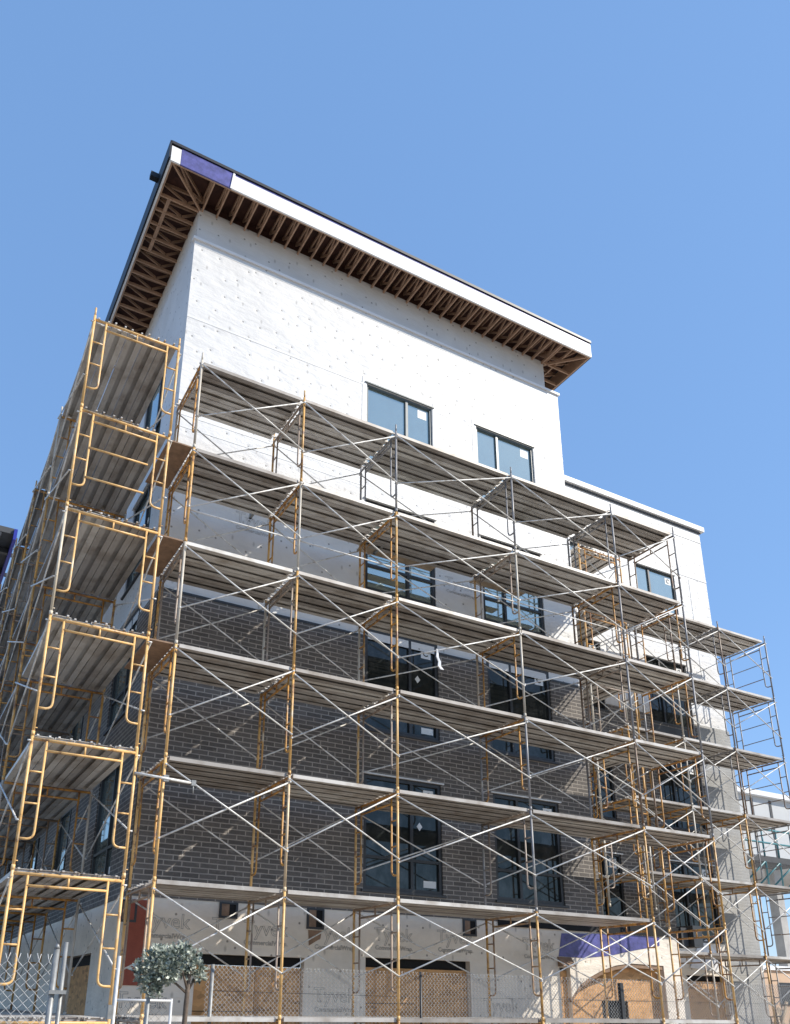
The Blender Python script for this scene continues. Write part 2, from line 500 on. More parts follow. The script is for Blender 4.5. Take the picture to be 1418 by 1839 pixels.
aw.quad((XE, YW - .02, GZ), (XE, 4.75, GZ), (XE, 4.75, BR0 - .02), (XE, YW - .02, BR0 - .02))
bpart('arch_wall', aw, 'ground_wrap')
rv = MB()
for (x0, z0), (x1, z1) in zip(arch, arch[1:]):
    rv.prism([(x0, z0 - .09), (x1, z1 - .09), (x1, z1 - .004), (x0, z0 - .004)], lambda p: (p[0], YW + .0, p[1]), lambda p: (p[0], YW + .28, p[1]))
bpart('arch_lining', rv, 'plywood')
bpart('terrace_slab', B((XR + .004, YW - .03, BR0 - .02), (XE + .05, 4.74, BR0 + .1)), 'dark_metal')
for a_, b_ in (((1.46, YW + .1, GZ), (2.62, YW + .14, .82)), ((2.63, YW + .1, GZ), (3.53, YW + .138, .82)), ((4.85, YW + .1, GZ), (6.05, YW + .14, .88)),
               ((6.06, YW + .1, GZ), (7.29, YW + .138, .88)), ((9.69, YW + .09, GZ), (9.97, YW + .13, .96)),
               ((9.98, YW + .2, .36), (12.86, YW + .24, 1.14)), ((9.98, YW + .2, GZ), (11.05, YW + .238, .352)), ((11.85, YW + .2, GZ), (12.86, YW + .236, .352))):
    bpart('board_panel', B(a_, b_), 'osb')
vo = MB(); vo.box((1.46, YW + .13, .83), (3.53, YW + .2, 1.0)); vo.box((4.85, YW + .13, .89), (7.29, YW + .2, 1.06))
bpart('opening_gap', vo, 'black_void')
jt = MB()
for x0, x1, zz in ((1.46, 3.53, -.42), (1.46, 2.62, .05), (4.85, 7.29, -.35), (4.85, 6.05, .22), (6.06, 7.29, -.1)):
    jt.box((x0 + .02, YW + .095, zz), (x1 - .02, YW + .1, zz + .012))
bpart('board_joint', jt, 'black_void')
bpart('door_opening', B((11.05, YW + .3, GZ), (11.85, YW + .34, .36)), 'black_void')
bpart('vent_hood', MB().prism([(0, 0), (.16, 0), (.02, .2), (0, .2)], lambda p: (9.64, YW - .02 - p[0], 1.04 + p[1]), lambda p: (10.02, YW - .02 - p[0], 1.04 + p[1])), 'plywood')
bpart('red_panel', B((0.19, YW - .045, .45), (.50, YW - .022, 1.84)), 'red_board')
bpart('base_flashing', B((8.05, YW - .06, BR0 - .09), (XE + .08, YW - .032, BR0 + .14)), 'black_void')
mm = MB(); mm.prism([(9.68, 1.25), (10.4, 1.24), (11.2, 1.32), (12.0, 1.47), (12.8, 1.60), (12.82, 1.80), (11.3, 1.80), (9.8, 1.74)], lambda p: (p[0], YW - .03, p[1]), lambda p: (p[0], YW - .022, p[1]))
bpart('membrane_sheet', mm, 'membrane')
for x0, x1, z0, z1 in ((1.86, 2.13, 1.66, 1.87), (3.60, 3.88, 1.56, 1.87), (7.18, 7.44, 1.60, 1.87), (.1, .3, 1.5, 1.8)):
    p = MB()
    p.box((x0 - .04, YW - .05, z0 - .04), (x1 + .04, YW - .022, z0)); p.box((x0 - .04, YW - .05, z1), (x1 + .04, YW - .022, z1 + .03))
    p.box((x0 - .04, YW - .05, z0), (x0, YW - .022, z1)); p.box((x1, YW - .05, z0), (x1 + .04, YW - .022, z1))
    o = bpart('beam_pocket', p, 'dark_metal')
    part('beam_end', B((x0, YW - .036, z0), (x0 + (x1 - x0) * .55, YW - .022, z1)), 'plywood', o)
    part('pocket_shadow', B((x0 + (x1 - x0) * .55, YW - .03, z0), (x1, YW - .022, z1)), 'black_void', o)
tp = MB(); tp.prism([(3.60, 1.5), (3.88, 1.5), (3.86, 1.36), (3.62, 1.22)], lambda p: (p[0], YW - .028, p[1]), lambda p: (p[0], YW - .022, p[1]))
bpart('torn_patch', tp, 'plywood')

# printed words on the wrap
def words(txt, x, z, size, face, mtl='ink', thick=.0045):
    cu = bpy.data.curves.new('wrap_print', 'FONT')
    cu.body = txt; cu.size = size; cu.fill_mode = 'NONE'; cu.bevel_depth = thick; cu.bevel_resolution = 0; cu.resolution_u = 3
    tmp = bpy.data.objects.new('tmp', cu); col.objects.link(tmp)
    bpy.context.view_layer.update()
    me = bpy.data.meshes.new_from_object(tmp.evaluated_get(bpy.context.evaluated_depsgraph_get()))
    bpy.data.objects.remove(tmp)
    me.materials.clear(); me.materials.append(MATS[mtl])
    me.transform(Matrix.Translation((x, face - .003, z)) @ Matrix.Rotation(R(90), 4, 'X'))
    me.name = 'wrap_print'
    o = put('wrap_print', me, bld); o.location = (-0.17, -2.15, -GZ)
for x, z in ((.42, 1.40), (1.70, 1.38), (2.30, 1.36), (3.72, 1.34), (5.03, 1.38), (6.50, 1.40)):
    words('T' if x == 1.70 else 'Tyvek', x, z, .36, YW - .02)
    if x != 1.70: words('CommercialWrap.', x + .02, z - .17, .115, YW - .02, thick=.003)
for x, z in ((.12, .10), (3.75, .24), (7.6, .1), (8.7, 1.35)):
    words('Tyvek', x, z, .36, YW - .02); words('CommercialWrap.', x + .02, z - .17, .115, YW - .02, thick=.003)
for x, z in ((1.62, 9.72), (6.95, 9.6)):
    words('Tyvek', x, z, .36, YW, thick=.003); words('CommercialWrap.', x + .02, z - .17, .115, YW, thick=.0022)

# tape seams on the wrap
tpm = MB()
for z in (14.50,):
    for a, b in ((XC, 4.70), (6.73, 8.0), (10.03, XR)): tpm.box((a, YW - .006, z), (b, YW - .001, z + .05))
tpm.box((XC, YW - .006, 16.62), (XR, YW - .001, 16.66)); tpm.box((XC, YW - .006, 11.9), (4.7, YW - .001, 11.95)); tpm.box((XC, YW - .006, 11.6), (4.7, YW - .001, 11.63))
tpm.box((6.73, YW - .006, 11.85), (8.0, YW - .001, 11.9)); tpm.box((10.03, YW - .006, 11.82), (XR, YW - .001, 11.87))
for a, b, _ in WINX:
    for x in (a - .13, b + .02): tpm.box((x, YW - .009, 12.2), (x + .11, YW - .002, 14.75))
bpart('seam_tape', tpm, 'tape')
# ledge under the eave and recessed upper band
bpart('ledge', B((XC - .04, YW - .045, TOPZ - .07), (XR + .05, YW + .1, TOPZ)), 'white_trim')
wall('upper_band', 'house_wrap', (XC + .06, YW + .1, TOPZ), (1, 0, 0), 10.62 - XC, 1.05, [])
wall('upper_band', 'house_wrap', (XC + .06, YB, TOPZ), (0, -1, 0), YB - YW - .1, 1.05, [])

# left side
LH = [(YB - b, YB - a, hd - WH, hd) for hd in HEADS for a, b in LWIN[:1]]
wall('house_wrap', 'house_wrap', (XC, YB, BR1), (0, -1, 0), YB - YW, TOPZ - BR1, [(a, b, c - BR1, d - BR1) for a, b, c, d in LH if d > BR1 + .5])
wall('brick_wall', 'dark_brick', (XC - .035, YB, BR0), (0, -1, 0), YB - YW + .035, BR1 - BR0, [(a, b, c - BR0, (d if d < BR1 else BR1) - BR0) for a, b, c, d in LH if c < BR1])
wall('ground_floor_wall', 'ground_wrap', (XC - .02, YB, GZ), (0, -1, 0), YB - YW + .02, BR0 - GZ, [(YB - 6.9, YB - 4.4, 0, 1.05 - GZ)], .16)
bpart('board_panel', B((XC + .1, 4.41, GZ), (XC + .14, 6.89, .85)), 'osb')
bpart('opening_gap', B((XC + .14, 4.36, GZ), (XC + .2, 6.94, 1.08)), 'black_void')
bpart('opening_gap', B((16.55, YG_ + .19, GZ), (18.25, YG_ + .25, 1.14)), 'black_void')
for hd in HEADS:
    a, b = LWIN[0]
    xx = XC if hd > BR1 + .5 else XC - .035
    window((xx, b, hd - WH), (0, -1, 0), b - a, WH, 1.2, 'glass')
YE = 33.0
R2 = [(YE - b, YE - a, hd - WH, hd) for hd in HEADS[1:] for a, b in LWIN[1:]]
wall('brick_wall', 'dark_brick', (XC, YE, BR0), (0, -1, 0), YE - YB, 12.9 - BR0, [(a, b, c - BR0, d - BR0) for a, b, c, d in R2])
wall('ground_floor_wall', 'ground_wrap', (XC - .02, YE, GZ), (0, -1, 0), YE - YB, BR0 - GZ, [])
for hd in HEADS[1:]:
    for a, b in LWIN[1:]:
        window((XC, b, hd - WH), (0, -1, 0), b - a, WH, 1.2, 'glass', sticker=False)
bpart('roof_slab', B((XC, YB + .01, 12.9), (XR, YE, 13.3)), 'white_trim')
wall('house_wrap', 'house_wrap', (XR, YW, BR0), (0, 1, 0), YE - YW, TOPZ - BR0 - .08, [])
wall('house_wrap', 'house_wrap', (XR, YB, BR0), (-1, 0, 0), XR - XC, 17.7 - BR0, [])

# roof with open eaves
SZ = 17.80
RX0, RX1, RY0, RY1 = -0.74, 11.66, 1.33, 9.0
roof = bpart('roof', B((RX0 - .03, RY0 - .03, SZ + .50), (RX1 + .03, RY1, SZ + .55)), 'roof_edge')
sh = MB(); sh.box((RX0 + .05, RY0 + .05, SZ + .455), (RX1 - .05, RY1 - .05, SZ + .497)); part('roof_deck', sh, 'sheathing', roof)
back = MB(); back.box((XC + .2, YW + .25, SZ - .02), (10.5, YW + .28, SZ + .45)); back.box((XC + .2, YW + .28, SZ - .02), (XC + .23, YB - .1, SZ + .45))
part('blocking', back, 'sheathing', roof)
fz0, fz1 = SZ - .05, SZ + .37
fa = MB(); fa.box((.68, RY0 - .03, fz0), (RX1, RY0 + .01, fz1)); fa.box((RX0 - .02, RY0 - .03, fz0), (RX0 + .20, RY0 + .01, fz1 + .02))
fa.box((RX0 - .03, RY0 + .012, fz0), (RX0 + .01, RY1, fz1 + .03))
part('fascia', fa, 'white_trim', roof)
fr_ = MB(); fr_.prism([(.64, fz0 - .02), (.70, fz0 - .02), (.74, fz1 + .03), (.69, fz1 + .05)], lambda p: (p[0], RY0 - .05, p[1]), lambda p: (p[0], RY0 - .032, p[1]))
part('fascia_flap', fr_, 'white_trim', roof)
pu = MB(); pu.box((RX0 + .21, RY0 - .025, fz0 + .005), (.67, RY0 + .008, SZ + .43)); pu.box((.67, RY0 - .02, fz1 + .002), (RX1 - .02, RY0 + .008, SZ + .43))
part('fascia_membrane', pu, 'membrane', roof)
re = MB(); re.box((RX0 - .05, RY0 - .05, SZ + .445), (RX1 + .02, RY0 - .01, SZ + .51)); re.box((RX0 - .07, RY0 - .05, SZ - .0), (RX0 - .035, RY1, SZ + .51))
re.box((RX1 + .002, RY0 + .012, SZ - .03), (RX1 + .03, RY1, SZ + .49))
part('roof_trim', re, 'roof_edge', roof)
part('outrigger', B((RX0 - .26, 2.1, SZ + .22), (RX0 - .075, 2.24, SZ + .36)), 'roof_edge', roof)
sub = MB()
sub.box((RX0 + .012, RY0 + .012, SZ - .04), (RX1, RY0 + .05, SZ + .40)); sub.box((RX0 + .012, RY0 + .052, SZ - .04), (RX0 + .05, RY1, SZ + .40)); sub.box((RX1 - .05, RY0 + .052, SZ - .04), (RX1 - .004, RY1, SZ + .40))
part('sub_fascia', sub, 'lumber', roof)
T = .017
def tail(out, inn, perp):
    """one truss tail: bottom chord, top chord and two slanting webs from the wall out to the fascia"""
    mb = MB(); out = Vector(out); inn = Vector(inn); p = Vector(perp) * T
    def bar(a, b, h):
        a = Vector(a); b = Vector(b); up = Vector((0, 0, h))
        i = len(mb.v)
        mb.v += [tuple(q) for q in (a - p, a + p, a + p + up, a - p + up, b - p, b + p, b + p + up, b - p + up)]
        for q in ((0, 1, 2, 3), (7, 6, 5, 4), (0, 4, 5, 1), (1, 5, 6, 2), (2, 6, 7, 3), (3, 7, 4, 0)):
            mb.f.append(tuple(i + k for k in q)); mb.sm.append(False)
    z = Vector((0, 0, 1))
    bar(out - z * .03, inn - z * .03, .085)
    bar(out + z * .33, inn + z * .37, .085)
    d = inn - out
    bar(out + z * .33 + d * .04, inn - d * .42 + z * .055, .07)
    bar(inn - d * .40 + z * .055, inn - d * .06 + z * .33, .07)
    return mb
n = 30
for k in range(n):
    x = .30 + (10.62 - .30) * k / (n - 1)
    part('truss_tail', tail((x, RY0 + .05, SZ), (x, YW + .24, SZ), (1, 0, 0)), 'lumber', roof)
for k in range(16):
    y = 2.30 + .42 * k
    part('truss_tail', tail((RX0 + .05, y, SZ), (XC + .2, y, SZ), (0, 1, 0)), 'lumber', roof)
for k in range(10):
    y = 2.2 + .55 * k
    part('truss_tail', tail((RX1 - .05, y, SZ), (10.62, y, SZ), (0, 1, 0)), 'lumber', roof)
part('hip_rafter', tail((RX0 + .06, RY0 + .06, SZ), (XC + .22, YW + .24, SZ), (.7, -.7, 0)), 'lumber', roof)
part('hip_rafter', tail((RX1 - .06, RY0 + .06, SZ), (10.6, YW + .24, SZ), (.7, .7, 0)), 'lumber', roof)
bl = MB()
for k in range(1, 9): bl.box((RX0 + .22, 2.32 + .42 * (k - 1), SZ - .02), (RX0 + .30, 2.70 + .42 * (k - 1), SZ + .02)) if k < 5 else None
part('blocking', bl, 'lumber', roof)
bl2 = MB()
for x0 in (10.72, 11.05): part('blocking', B((x0, RY0 + .1, SZ + .05), (x0 + .04, 6, SZ + .12)), 'lumber', roof)


# wing on the right, set back
YG = 4.75
WX0, WX1 = XR, 19.85
WB = 8.75
WHD = (14.05, 10.75, 7.45, 4.25)
WWX = ((16.42, 18.24, 17.05), (12.7, 14.5, 13.9))
wh = [(a - WX0, b - WX0, hd - 2.2, hd) for hd in WHD for a, b, _ in WWX]
wall('house_wrap', 'house_wrap', (WX0, YG, WB), (1, 0, 0), WX1 - WX0, 16.2 - WB, [(a, b, max(c, WB) - WB, d - WB) for a, b, c, d in wh if d > WB], .16)
PX0 = 18.36
wall('brick_wall', 'dark_brick', (WX0, YG - .035, 2.0), (1, 0, 0), PX0 - WX0, WB - 2.0, [(a, b, c - 2.0, min(d, WB) - 2.0) for a, b, c, d in wh if c < WB], .18)
wall('brick_pier', 'sunlit_brick', (PX0, YG - .035, GZ), (1, 0, 0), WX1 - PX0 + .03, WB - GZ, [])
wall('ground_floor_wall', 'ground_wrap', (WX0, YG - .02, GZ), (1, 0, 0), PX0 - WX0, 2.0 - GZ, [(16.6 - WX0, 18.2 - WX0, 0, 1.1 - GZ)], .2)
bpart('board_panel', B((16.61, YG + .14, GZ), (18.19, YG + .18, .95)), 'osb')
for hd in WHD:
    for a, b, mu in WWX:
        window((a, YG if hd > WB + .5 and hd - 2.2 > WB - .3 else YG - .035, hd - 2.2), (1, 0, 0), b - a, 2.2, mu - a, 'glass' if hd > 11 else 'dark_reflection_glass', transom=False)
for z in (9.15, 5.6): bpart('spandrel_panel', B((16.3, YG - .07, z - 1.1), (18.32, YG - .04, z - .72)), 'grey_panel')
wall('house_wrap', 'house_wrap', (WX1, YG, WB), (0, 1, 0), 11.0, 16.2 - WB, [])
wall('brick_wall', 'sunlit_brick', (WX1 + .03, YG - .035, GZ), (0, 1, 0), 11.0, WB - GZ, [])
wall('house_wrap', 'house_wrap', (WX1, YG + 11, GZ), (-1, 0, 0), WX1 - WX0, 16.2 - GZ, [])
bpart('parapet_cap', B((WX0 - .0, YG - .11, 16.22), (WX1 + .16, YG + 11.1, 16.40)), 'white_trim')
bpart('parapet_gap', B((WX0, YG - .04, 16.13), (WX1 + .03, YG - .001, 16.178)), 'grey_panel')
sm_ = MB(); sm_.box((WX0, YG - .012, 14.18), (16.3, YG - .002, 14.24)); sm_.box((18.34, YG - .012, 14.18), (WX1, YG - .002, 14.24)); sm_.box((18.34, YG - .012, 11.55), (WX1, YG - .002, 11.6)); sm_.box((WX0, YG - .015, 15.75), (WX1, YG - .002, 15.79))
sm_.box((18.95, YG - .01, 9.0), (19.0, YG - .002, 14.1))
bpart('seam_tape', sm_, 'tape')
bpart('canopy_beam', B((13.5, 2.05, 1.62), (13.72, 4.70, 2.05)), 'grey_panel')
bpart('canopy_beam', B((13.74, 1.9, 1.60), (14.05, 2.4, 2.1)), 'dark_metal')
bpart('torn_wrap', MB().prism([(16.75, 1.3), (18.0, 1.2), (18.1, 1.55), (17.55, 2.1), (17.2, 1.95)], lambda p: (p[0], YG - .06, p[1]), lambda p: (p[0], YG - .045, p[1])), 'white_trim')

# rear eave frame over the far end of the left side
ev = bpart('rear_eave', B((-4.6, 20.6, 18.0), (-1.35, 25.6, 18.25)), 'grey_panel')
em = MB(); em.box((-1.35, 20.5, 17.72), (-1.22, 25.7, 18.2))
part('eave_trim', em, 'blue_trim', ev)
em = MB()
for y in (22.2, 24.2): em.box((-1.2, y, 17.8), (XC, y + .12, 17.95))
em.box((-4.6, 21.9, 17.75), (-1.36, 22.1, 17.98)); em.box((-4.6, 24.0, 17.75), (-1.36, 24.2, 17.98)); em.box((-1.9, 20.6, 17.8), (-1.8, 25.6, 17.98))
part('eave_beam', em, 'dark_metal', ev)
wall('house_wrap', 'house_wrap', (XC, YE, 13.31), (0, -1, 0), YE - 21.5, 5.2, [])

# ------------------------------------------------------------------ scaffolding
S = 1.926
FW = 1.524
LEG = MB().tube((0, 0, 0), (0, 0, S), .0235, 10)
LEG.tube((0, 0, -.035), (0, 0, .035), .0285, 10).tube((.0, 0, .09), (.05, 0, .09), .008, 6)
for z in (S - .13, S - 1.29): LEG.tube((0, -.035, z), (0, .035, z), .010, 6)
PIN = MB().tube((0, 0, 0), (0, 0, S), .0235, 10).tube((0, 0, -.035), (0, 0, .035), .0285, 10).tube((0, 0, S), (0, 0, S + .17), .017, 8)
for z in (S - .13, S - 1.29): PIN.tube((0, -.035, z), (0, .035, z), .010, 6)
FR = MB()
HZ = S - .078
FR.tube((.02, 0, HZ), (FW - .02, 0, HZ), .0235, 10)
FR.tube((.21, 0, S - .235), (FW - .21, 0, S - .235), .019, 8)
FR.tube((FW / 2, 0, S - .235), (FW / 2, 0, HZ), .015, 8)
for s, o in ((1, 0), (-1, FW)):
    X = lambda a: o + s * a
    FR.path([(X(.21), 0, HZ), (X(.21), 0, .52), (X(.205), 0, .47), (X(.19), 0, .435), (X(.16), 0, .412), (X(.12), 0, .40), (X(.02), 0, .40)], .018, 8)
    for z in (S - .56, S - 1.02): FR.tube((X(.02), 0, z), (X(.21), 0, z), .014, 8)
LEGM = {p: LEG.mesh('leg', p) for p in ('leg_paint', 'end_paint', 'grey_paint')}
PINM = {p: PIN.mesh('leg', p) for p in ('leg_paint', 'end_paint', 'grey_paint')}
FRM = {p: FR.mesh('scaffold_frame', p) for p in ('frame_paint', 'end_paint', 'grey_paint')}
def add_frame(root, base, wdir, top=False, fp='frame_paint', lp='leg_paint'):
    rot = Matrix.Identity(3) if wdir == 'x' else Matrix.Rotation(R(90), 3, 'Z')
    mw = Matrix.Translation(Vector(base) - root.location) @ rot.to_4x4()
    f = put('scaffold_frame', FRM[fp], root, mw @ Matrix.Rotation(random.uniform(-.02, .02), 4, 'Z'))
    for x in (0, FW):
        put('leg', (PINM if top else LEGM)[lp], f, Matrix.Translation((x, 0, 0)))
    return f
BR_CACHE = {}
def add_brace(root, a, b, off):
    """a crossed pair of tubes between the foot points a and b of two neighbouring legs"""
    a = Vector(a); b = Vector(b); d = b - a; L = d.length
    key = round(L, 3)
    if key not in BR_CACHE:
        mb = MB()
        for s, (z0, z1) in ((-1, (S - .13, S - 1.29)), (1, (S - 1.29, S - .13))):
            mb.tube((0, s * .016, z0), (L, s * .016, z1), .0138, 8)
            for x, z in ((0, z0), (L, z1)): mb.tube((x, s * .03, z), (x, s * -.03, z), .014, 6)
        mb.tube((L / 2, -.035, S - .71), (L / 2, .035, S - .71), .01, 6)
        BR_CACHE[key] = mb.mesh('cross_brace', 'brace_steel')
    rot = Matrix.Rotation(math.atan2(d.y, d.x), 4, 'Z')
    put('cross_brace', BR_CACHE[key], root, Matrix.Translation(a + Vector(off) - root.location + Vector((0, 0, random.uniform(-.03, .03)))) @ rot @ Matrix.Rotation(random.uniform(-.012, .012), 4, 'Y'))
def add_rail(root, a, b, r=.0145, mtl='brace_steel'):
    part('guard_rail', MB().tube(Vector(a) - root.location, Vector(b) - root.location, r, 8), mtl, root)
PL_CACHE = {}
def plank_mesh(L):
    key = round(L, 3)
    if key in PL_CACHE: return PL_CACHE[key]
    w, h, t, lip = .281, .064, .007, .100
    prof = [(0, 0), (w, 0), (w, -h), (w - lip, -h), (w - lip, -h + t), (w - t, -h + t), (w - t, -t), (t, -t), (t, -h + t), (lip, -h + t), (lip, -h), (0, -h)]
    mb = MB()
    g0 = .055
    mb.prism(prof, lambda p: (g0, p[0], p[1]), lambda p: (L - g0, p[0], p[1]))
    for x in (g0 + .02, L - g0 - .05): mb.box((x, t, -h + .004), (x + .03, w - t, -t + .001))
    for x0, x1 in ((-.018, g0), (L - g0, L + .018)):
        for y in (.035, w - .075): mb.box((x0, y, -.020), (x1, y + .03, .003))
    PL_CACHE[key] = mb.mesh('plank', 'plank_steel')
    return PL_CACHE[key]
def add_deck(a, b, side, label, group, n=5, y0=.025, jitter=.004, cat='scaffold deck'):
    """planks laid from frame a to frame b (outer leg points at deck height), spreading towards side"""
    a = Vector(a); b = Vector(b); d = b - a; L = d.length; d.normalize(); side = Vector(side)
    if d.cross(side).z < 0:
        a = b; d = -d
    ang = math.atan2(d.y, d.x)
    root = thing('scaffold_deck', label, cat, a, group); root.rotation_euler = (0, 0, ang)
    me = plank_mesh(L); pitch = (FW - 2 * y0) / n
    for k in range(n):
        put('plank', me, root, Matrix.Translation((random.uniform(-.04, .04), y0 + k * pitch + random.uniform(0, .004), random.uniform(-jitter, jitter))))
    return root

LV = {6: 'topmost level', 5: 'sixth level up', 4: 'fifth level up', 3: 'fourth level up', 2: 'third level up', 1: 'second level up', 0: 'lowest level'}
BX = [0, 2.134, 4.268, 7.316, 10.364, 12.498]
front = thing('scaffold', 'tall yellow and grey tube scaffold of crossed braces along the sunlit front facade', 'scaffold', (0, 0, GZ))
for i, x in enumerate(BX):
    for l in range(7):
        lp = 'end_paint' if (i, l) in ((0, 0), (0, 1), (0, 2), (0, 3), (1, 0), (1, 1), (1, 2), (2, 1), (2, 2), (2, 3), (4, 0), (4, 1), (5, 1)) else 'grey_paint' if (i in (4, 5) and l > 2) or (i in (2, 3) and l > 5) or (i == 3 and l in (3, 2)) else 'leg_paint'
        add_frame(front, (x, 0, (l - 1) * S), 'y', l == 6, 'frame_paint' if l < 6 or i < 2 else 'grey_paint', lp)
BAYN = ['leftmost bay', 'second bay', 'central bay', 'fourth bay', 'rightmost bay']
for i in range(5):
    for l in range(7):
        z = (l - 1) * S
        add_brace(front, (BX[i], 0, z), (BX[i + 1], 0, z), (0, -.03, 0))
        add_brace(front, (BX[i], FW, z), (BX[i + 1], FW, z), (0, .03, 0))
        if l == 6: add_rail(front, (BX[i], FW + .03, z + .64), (BX[i + 1], FW + .03, z + .64), .012)
        if l == 5: add_rail(front, (BX[i], .05, z + .64), (BX[i + 1], .05, z + .64), .013)
        if l == 1 and i == 4: continue
        add_deck((BX[i], 0, l * S), (BX[i + 1], 0, l * S), (0, 1, 0), f'grey plank deck, {LV[l]}, {BAYN[i]} of the front scaffold', 'plank decks of the front scaffold')
# level 1 of the last bay only has a guard tube
left = thing('scaffold', 'long scaffold of bright yellow walk-through frames receding along the shaded left side', 'scaffold', (-2.02, -.14, GZ))
LY = [-.14 + 3.048 * k for k in range(9)]
LBAY = ['nearest bay', 'second bay back', 'third bay back', 'fourth bay back', 'fifth bay back', 'sixth bay back', 'seventh bay back', 'farthest bay']
LXO = -2.02
for k, y in enumerate(LY):
    for l in range(7):
        near = k == 0
        add_frame(left, (LXO, y, (l - 1) * S - .01), 'x', l == 6, 'end_paint' if near else 'frame_paint', 'end_paint' if near else 'leg_paint')
for k in range(8):
    for l in range(7):
        z = (l - 1) * S - .01
        if k < 6: add_brace(left, (LXO, LY[k], z), (LXO, LY[k + 1], z), (-.03, 0, 0))
        if k < 6: add_brace(left, (LXO + FW, LY[k], z), (LXO + FW, LY[k + 1], z), (.03, 0, 0))
        add_deck((LXO, LY[k], l * S - .01), (LXO, LY[k + 1], l * S - .01), (1, 0, 0), f'grey plank deck, {LV[l]}, {LBAY[k]} of the left scaffold', 'plank decks of the left scaffold')
for z, x1 in ((5 * S - .78, 1.20), (5 * S - 1.35, 1.18)):
    add_rail(left, (LXO + .21, -.155, z), (LXO + x1, -.155, z), .017, 'end_paint')
# small wing scaffold, set back on the right
SX = [13.2, 15.33, 17.46, 19.62]
SY = 2.78
S2Z = [11.2 - 1.926 * k for k in range(7)]
wing = thing('scaffold', 'grey and rusty scaffold with bare end frames standing against the sky at far right', 'scaffold', (SX[0], SY, GZ))
SBAY = ['inner bay', 'middle bay', 'outer bay']
LW = ['topmost level', 'second level down', 'third level down', 'fourth level down', 'fifth level down', 'sixth level down', 'lowest level']
for i, x in enumerate(SX):
    for j, z in enumerate(S2Z):
        g_ = (i == 3) or (i == 2 and j < 3) or j == 0
        add_frame(wing, (x, SY, z - S), 'y', j == 0, 'grey_paint' if g_ else 'frame_paint', 'grey_paint' if g_ else 'leg_paint')
for i in range(3):
    for j, z in enumerate(S2Z):
        add_brace(wing, (SX[i], SY, z - S), (SX[i + 1], SY, z - S), (0, -.03, 0))
        if j != 1: add_brace(wing, (SX[i], SY + FW, z - S), (SX[i + 1], SY + FW, z - S), (0, .03, 0))
        add_deck((SX[i], SY, z), (SX[i + 1], SY, z), (0, 1, 0), f'grey plank deck on the {LW[j]}, {SBAY[i]} of the set-back right scaffold', 'plank decks of the right scaffold')
for j, z in enumerate(S2Z):
    for dz in (-.72, -1.22):
        add_rail(wing, (SX[3], SY + .21, z + dz), (SX[3], SY + FW - .21, z + dz), .014, 'grey_paint')
# return scaffold in the corner between tower and wing
RXO = 11.5
RY = (2.30, 4.43)
RZ = [12.1 - 1.926 * k for k in range(5)]
ret = thing('scaffold', 'narrow rusty scaffold standing in the corner between brick tower and recessed wing', 'scaffold', (RXO, RY[0], 2.0))
for j, z in enumerate(RZ):
    for y in RY: add_frame(ret, (RXO, y, z - S), 'x', j == 0)
    add_brace(ret, (RXO, RY[0], z - S), (RXO, RY[1], z - S), (-.03, 0, 0))
    add_brace(ret, (RXO + FW, RY[0], z - S), (RXO + FW, RY[1], z - S), (.03, 0, 0))
    add_deck((RXO, RY[0], z), (RXO, RY[1], z), (1, 0, 0), f'short rusty grey plank deck on the {LW[j]} of the corner scaffold', 'plank decks of the corner scaffold')

# plywood infill panels bridging the two scaffolds at the corner
for l, w_ in ((5, 'topmost'), (4, 'middle'), (3, 'lowest')):
    o = put('plywood_panel', B((-.47, .0, l * S - .045), (-.03, 1.5, l * S - .02)).mesh('plywood_panel', 'plywood'))
    tag(o, f'brown plywood panel bridging the corner between the two scaffolds, {w_} of three', 'plywood panel', 'plywood corner panels')
tt = thing('tie_tube', 'short white clamp tube sticking out past the corner leg of the front scaffold', 'tube', (-.5, -.18, 3.45))
part('tube', MB().tube((0, 0, 0), (.98, .06, -.03), .022, 10), 'brace_steel', tt)
part('clamp', MB().tube((.94, .05, -.03), (.95, .05, -.20), .012, 8).box((.91, .03, -.07), (.98, .08, .02)), 'zinc', tt)
part('clamp', MB().box((.46, .02, -.06), (.54, .09, .04)), 'zinc', tt)
rg = MB()
pts = [(0, 6.74), (.02, 6.66), (.0, 6.58), (.05, 6.49), (.04, 6.40), (.09, 6.33)]
for k, ((a, z0), (b, z1)) in enumerate(zip(pts, pts[1:])):
    w0 = .035 + .008 * k
    rg.prism([(a, z0), (a + w0, z0), (b + w0 + .008, z1), (b, z1)], lambda p: (5.12 + p[0], -.075 - .012 * math.sin(p[1] * 30), p[1]), lambda p: (5.12 + p[0], -.052 - .012 * math.sin(p[1] * 30), p[1]))
tag(put('rag', rg.mesh('rag', 'cloth')), 'white rag tied to a cross brace in front of the middle window', 'rag')
# loose bits on the decks
for x, l, lab in ((1.75, 5, 'nearest the left corner'), (4.7, 5, 'in the middle'), (8.3, 5, 'toward the right end')):
    bk = MB().prism([(0, 0), (.06, 0), (.05, .26), (.02, .26)], lambda p: (x + p[0], 1.66, l * S + p[1] - .05), lambda p: (x + p[0], 1.70, l * S + p[1] - .05)).box((x, 1.3, l * S - .05), (x + .05, 1.72, l * S - .005))
    tag(put('wall_bracket', bk.mesh('wall_bracket', 'zinc')), f'small grey upright bracket on the sixth deck level, {lab}', 'bracket', 'deck brackets')
for x0, x1, lab in ((4.35, 6.3, 'below the first upper window'), (7.4, 8.9, 'right of the middle')):
    bd = B((x0, 1.56, 5 * S + .0), (x1, 1.82, 5 * S + .022))
    tag(put('loose_board', bd.mesh('loose_board', 'splint')), f'thin dark board along the wall edge of the second deck, {lab}', 'board', 'loose boards on the decks')

